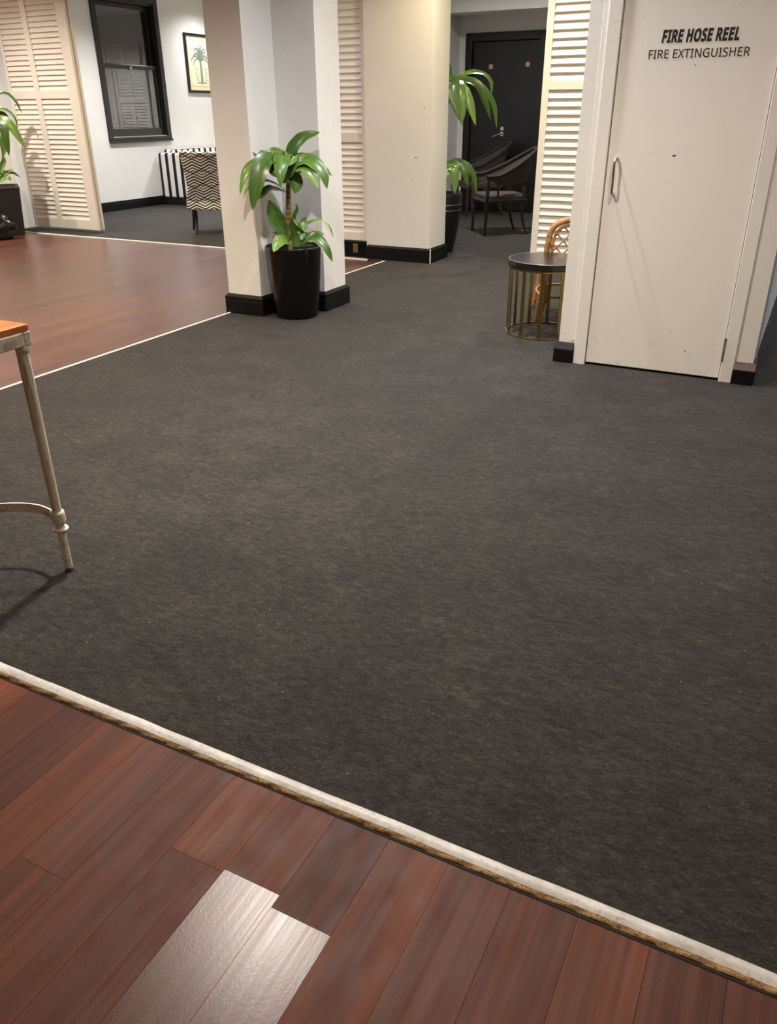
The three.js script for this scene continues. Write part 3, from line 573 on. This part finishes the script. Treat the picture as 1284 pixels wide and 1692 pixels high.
// ---------------------------------------------------------------- rattan chair behind it
{
  const t = thing('rattan_chair', 'bent honey-brown rattan chair with lattice back behind the round side table', 'chair', [-1.345, 0, -5.38], .42);
  const cn = std(0xffffff, .4, { map: tex(64, 256, (u, v) => { const k = .75 + .35 * nl2(u, v) - .25 * (nl1(v, u) > .8 ? 1 : 0); return [.74 * k, .53 * k, .30 * k]; }, true, [8, 3]) });
  const w = .215, zb = .14;
  mesh('back_frame', taper([V(-w - .01, .36, zb), V(-w, .48, zb + .015), V(-w + .015, .575, zb + .02), V(-w + .07, .628, zb + .022), V(0, .635, zb + .022), V(w - .07, .628, zb + .022), V(w - .015, .575, zb + .02), V(w, .48, zb + .015), V(w + .01, .36, zb)], [.019, .019, .019], 60, 12), cn, t);
  mesh('back_liner', taper([V(-w + .03, .37, zb), V(-w + .032, .5, zb + .015), V(-w + .05, .565, zb + .018), V(-w + .09, .597, zb + .02), V(w - .09, .597, zb + .02), V(w - .05, .565, zb + .018), V(w - .032, .5, zb + .015), V(w - .03, .37, zb)], [.009, .009], 60, 10), cn, t);
  const lat = []; for (const s of [-1, 1]) for (let k = -3; k <= 3; k++) { const f = x => .47 + s * x * 1.05 + k * .085; let xs = []; for (let x = -.18; x <= .181; x += .02) { const y = f(x); if (y > .37 && y < .597 - Math.max(0, Math.abs(x) - .12) * .8) xs.push(x); } if (xs.length > 2) lat.push(tube([V(xs[0], f(xs[0]), zb + .012), V(0.5 * (xs[0] + xs[xs.length - 1]), f(.5 * (xs[0] + xs[xs.length - 1])), zb + .016 + .006 * s), V(xs[xs.length - 1], f(xs[xs.length - 1]), zb + .014)], .0055, 12, 6)); }
  lat.forEach(g => mesh('lattice_cane', g, cn, t));
  mesh('seat', lathe([[0, .335], [.20, .335], [.222, .345], [.225, .36], [.215, .372], [0, .376]], 40).translate(0, 0, -.08), cn, t);
  const leg = (x, z, s) => { mesh('leg', taper([V(x, .37, z), V(x * 1.02, .2, z), V(x * 1.18, 0.0, z * 1.08)], [.019, .018, .016], 16, 12), cn, t); mesh('leg_brace', taper([V(x * .82, .34, z), V(x * .88, .2, z + s * .006), V(x * 1.02, .06, z + s * .004)], [.011, .011], 12, 8), cn, t); };
  for (const x of [-w, w]) { leg(x, zb, 1); leg(x * .9, -.26, -1); }
  mesh('foot_ring', tube([V(-.2, .16, .13), V(.2, .16, .13), V(.18, .16, -.24), V(-.18, .16, -.24)], .009, 60, 8, true), cn, t);
}

// ---------------------------------------------------------------- wicker armchairs by the black door
{
  const wk = std(0xffffff, .7, { map: tex(256, 256, (u, v) => { const a = Math.sin(u * 6.2832 * 24) * Math.sin(v * 6.2832 * 24), k = .235 + .06 * a + .05 * pn2(u, v); return [k, k * .88, k * .78]; }, true, [2.5, 2.5]), bumpMap: tex(256, 256, (u, v) => .5 + .5 * Math.sin(u * 6.2832 * 24) * Math.sin(v * 6.2832 * 24), false, [2.5, 2.5]), bumpScale: .004 });
  const wd = std(0x3a2c22, .35);
  const t = thing('wicker_armchair', 'dark wicker tub armchair nearest the square column, in front of the black door', 'armchair', [-3.24, 0, -9.17], -.89, 'wicker armchairs by the black door');
  // rim: from one arm tip round the back to the other
  const rim = k => { const a = (k - .5) * 2, th = a * Math.PI * .5, back = Math.cos(th); const x = Math.sin(th) * .285, z = Math.abs(a) > .55 ? .0 + (Math.abs(a) - .55) / .45 * .26 - .04 * back : -.04 - .26 * Math.cos(Math.abs(a) / .55 * Math.PI / 2); const q = Math.min(1, Math.abs(a) / .86), s = .5 + .5 * Math.cos(Math.PI * q); return [x, .612 + .27 * s, z - .10 * s]; };
  const n = 40, pos = [], idx = [], uv = []; const mtop = [];
  for (let i = 0; i <= n; i++) { const k = i / n, [x, y, z] = rim(k), s = Math.sin(Math.PI * k), lo = Math.pow(s, 1.6); mtop.push(V(x, y, z));
    for (let j = 0; j <= 6; j++) { const q = j / 6, yy = y - q * (.03 + .30 * lo), sh = 1 - .16 * q * lo; pos.push(x * sh, yy, z + q * lo * .09); uv.push(k * 1.1, yy); } }
  for (let i = 0; i < n; i++) for (let j = 0; j < 6; j++) { const a = i * 7 + j, b = a + 7; idx.push(a, b, a + 1, a + 1, b, b + 1); }
  const g = new THREE.BufferGeometry(); g.setAttribute('position', new THREE.Float32BufferAttribute(pos, 3)); g.setAttribute('uv', new THREE.Float32BufferAttribute(uv, 2)); g.setIndex(idx); g.computeVertexNormals();
  mesh('woven_back', g, new THREE.MeshStandardMaterial({ ...{ color: 0xffffff, roughness: .7, map: wk.map, bumpMap: wk.bumpMap, bumpScale: .004, side: THREE.DoubleSide } }), t);
  mesh('rim', tube(mtop, .017, 80, 10), wk, t);
  mesh('seat', rext(-.235, .235, .36, .425, -.24, .235, .025, 3), wk, t);
  mesh('seat_rail', [rext(-.24, .24, .345, .375, .215, .245, .006), rext(-.24, -.215, .345, .375, -.24, .22, .006), rext(.215, .24, .345, .375, -.24, .22, .006)], wd, t);
  for (const s of [-1, 1]) {
    mesh('leg', taper([V(s * .268, .615, .225), V(s * .255, .4, .235), V(s * .235, .2, .232), V(s * .232, 0, .236)], [.021, .021, .019, .016], 20, 10), wd, t);
    mesh('leg', taper([V(s * .225, .50, -.2), V(s * .215, .35, -.2), V(s * .2, .18, -.21), V(s * .21, 0, -.27)], [.015, .02, .018, .014], 20, 10), wd, t);
    mesh('arm_support', taper([V(s * .275, .6, .1), V(s * .245, .5, .11), V(s * .235, .4, .10)], [.012, .012], 10, 8), wd, t);
  }
  copy(t, [-4.08, 0, -10.72], -.89, 'dark wicker tub armchair farther back, close against the black door');
}

// ---------------------------------------------------------------- lounge seating: patterned chair, striped settee
const stripes = canvasTex(256, 64, (c, w, h) => { c.fillStyle = '#efece4'; c.fillRect(0, 0, w, h); c.fillStyle = '#14120f'; c.fillRect(0, 0, w * .42, h); }, [1 / .135, 1]);
const stripeM = std(0xffffff, .85, { map: stripes });
{
  const zig = canvasTex(256, 256, (c, w, h) => {
    c.fillStyle = '#f1ede3'; c.fillRect(0, 0, w, h); c.strokeStyle = '#191613'; c.lineJoin = 'miter';
    const z = (y, lw, amp) => { c.lineWidth = lw; c.beginPath(); for (let i = -1; i <= 3; i++) c.lineTo(i * 128, y + (i % 2 ? amp : -amp)); c.stroke(); };
    for (let k = -1; k < 3; k++) { const y = k * 256; z(y, 22, 38); z(y + 52, 22, 38); z(y + 104, 18, 38); z(y + 156, 16, 38); z(y + 130, 16, -38); z(y + 206, 20, 38); }
  }, [1 / .17, 1 / .15]);
  const zm = std(0xffffff, .85, { map: zig }), wd = std(0x1a1310, .3);
  const t = thing('accent_chair', 'armless chair with zigzag patterned back and dark legs beside the stepped pillar', 'chair', [-6.24, 0, -7.82], Math.atan2(-.6, -.8));
  // local +z is the way the chair faces
  const sh = new THREE.Shape(); sh.moveTo(-.27, .27); sh.bezierCurveTo(-.275, .36, -.262, .42, -.245, .5); sh.bezierCurveTo(-.25, .62, -.275, .76, -.285, .885); sh.bezierCurveTo(-.18, .853, .18, .853, .285, .885); sh.bezierCurveTo(.275, .76, .25, .62, .245, .5); sh.bezierCurveTo(.262, .42, .275, .36, .27, .27); sh.bezierCurveTo(.1, .262, -.1, .262, -.27, .27);
  const slab = (d, z0, mat, nm, inset, parent) => {
    let g = new THREE.ExtrudeGeometry(sh, { depth: d, bevelEnabled: true, bevelThickness: .012, bevelSize: .012, bevelOffset: -.012 - inset, bevelSegments: 2, curveSegments: 10 }); g = metric(g.translate(0, 0, z0));
    const p = g.attributes.position; for (let i = 0; i < p.count; i++) { const y = p.getY(i), x = p.getX(i); p.setZ(i, p.getZ(i) - .20 * Math.max(0, y - .4) + .35 * x * x); } g.computeVertexNormals(); return mesh(nm, g, mat, parent);
  };
  slab(.045, -.27, zm, 'back', 0, t).scale.x = 1.1;
  slab(.07, -.205, stripeM, 'backrest', -.004, t).userData.label = 'black and white striped inside back';
  mesh('seat', rext(-.27, .27, .27, .45, -.2, .32, .035, 4), stripeM, t, 'black and white striped seat');
  for (const s of [-1, 1]) { mesh('leg', taper([V(s * .215, .28, -.2), V(s * .212, .16, -.19), V(s * .218, 0, -.255)], [.022, .018, .011], 16, 10), wd, t); mesh('leg', taper([V(s * .255, .28, .22), V(s * .26, .14, .225), V(s * .275, 0, .24)], [.022, .018, .012], 16, 10), wd, t); }
}
{
  const t = thing('settee', 'black and white striped settee on a black base against the lounge wall', 'settee', [-8.92, 0, -9.96]);
  mesh('base', rext(.01, .70, 0, .115, -1.5, -.012, .006), std(0x121110, .5), t, 'black plinth base');
  mesh('arm', rext(.0, .72, .1, .72, -.14, 0, .03, 4), stripeM, t); mesh('arm', rext(.0, .72, .1, .72, -1.52, -1.38, .03, 4), stripeM, t);
  mesh('backrest', rext(.0, .16, .1, .76, -1.38, -.14, .03, 3), stripeM, t); mesh('seat', rext(.16, .70, .1, .42, -1.38, -.14, .04, 3), stripeM, t);
}
renderer.render(scene, camera);
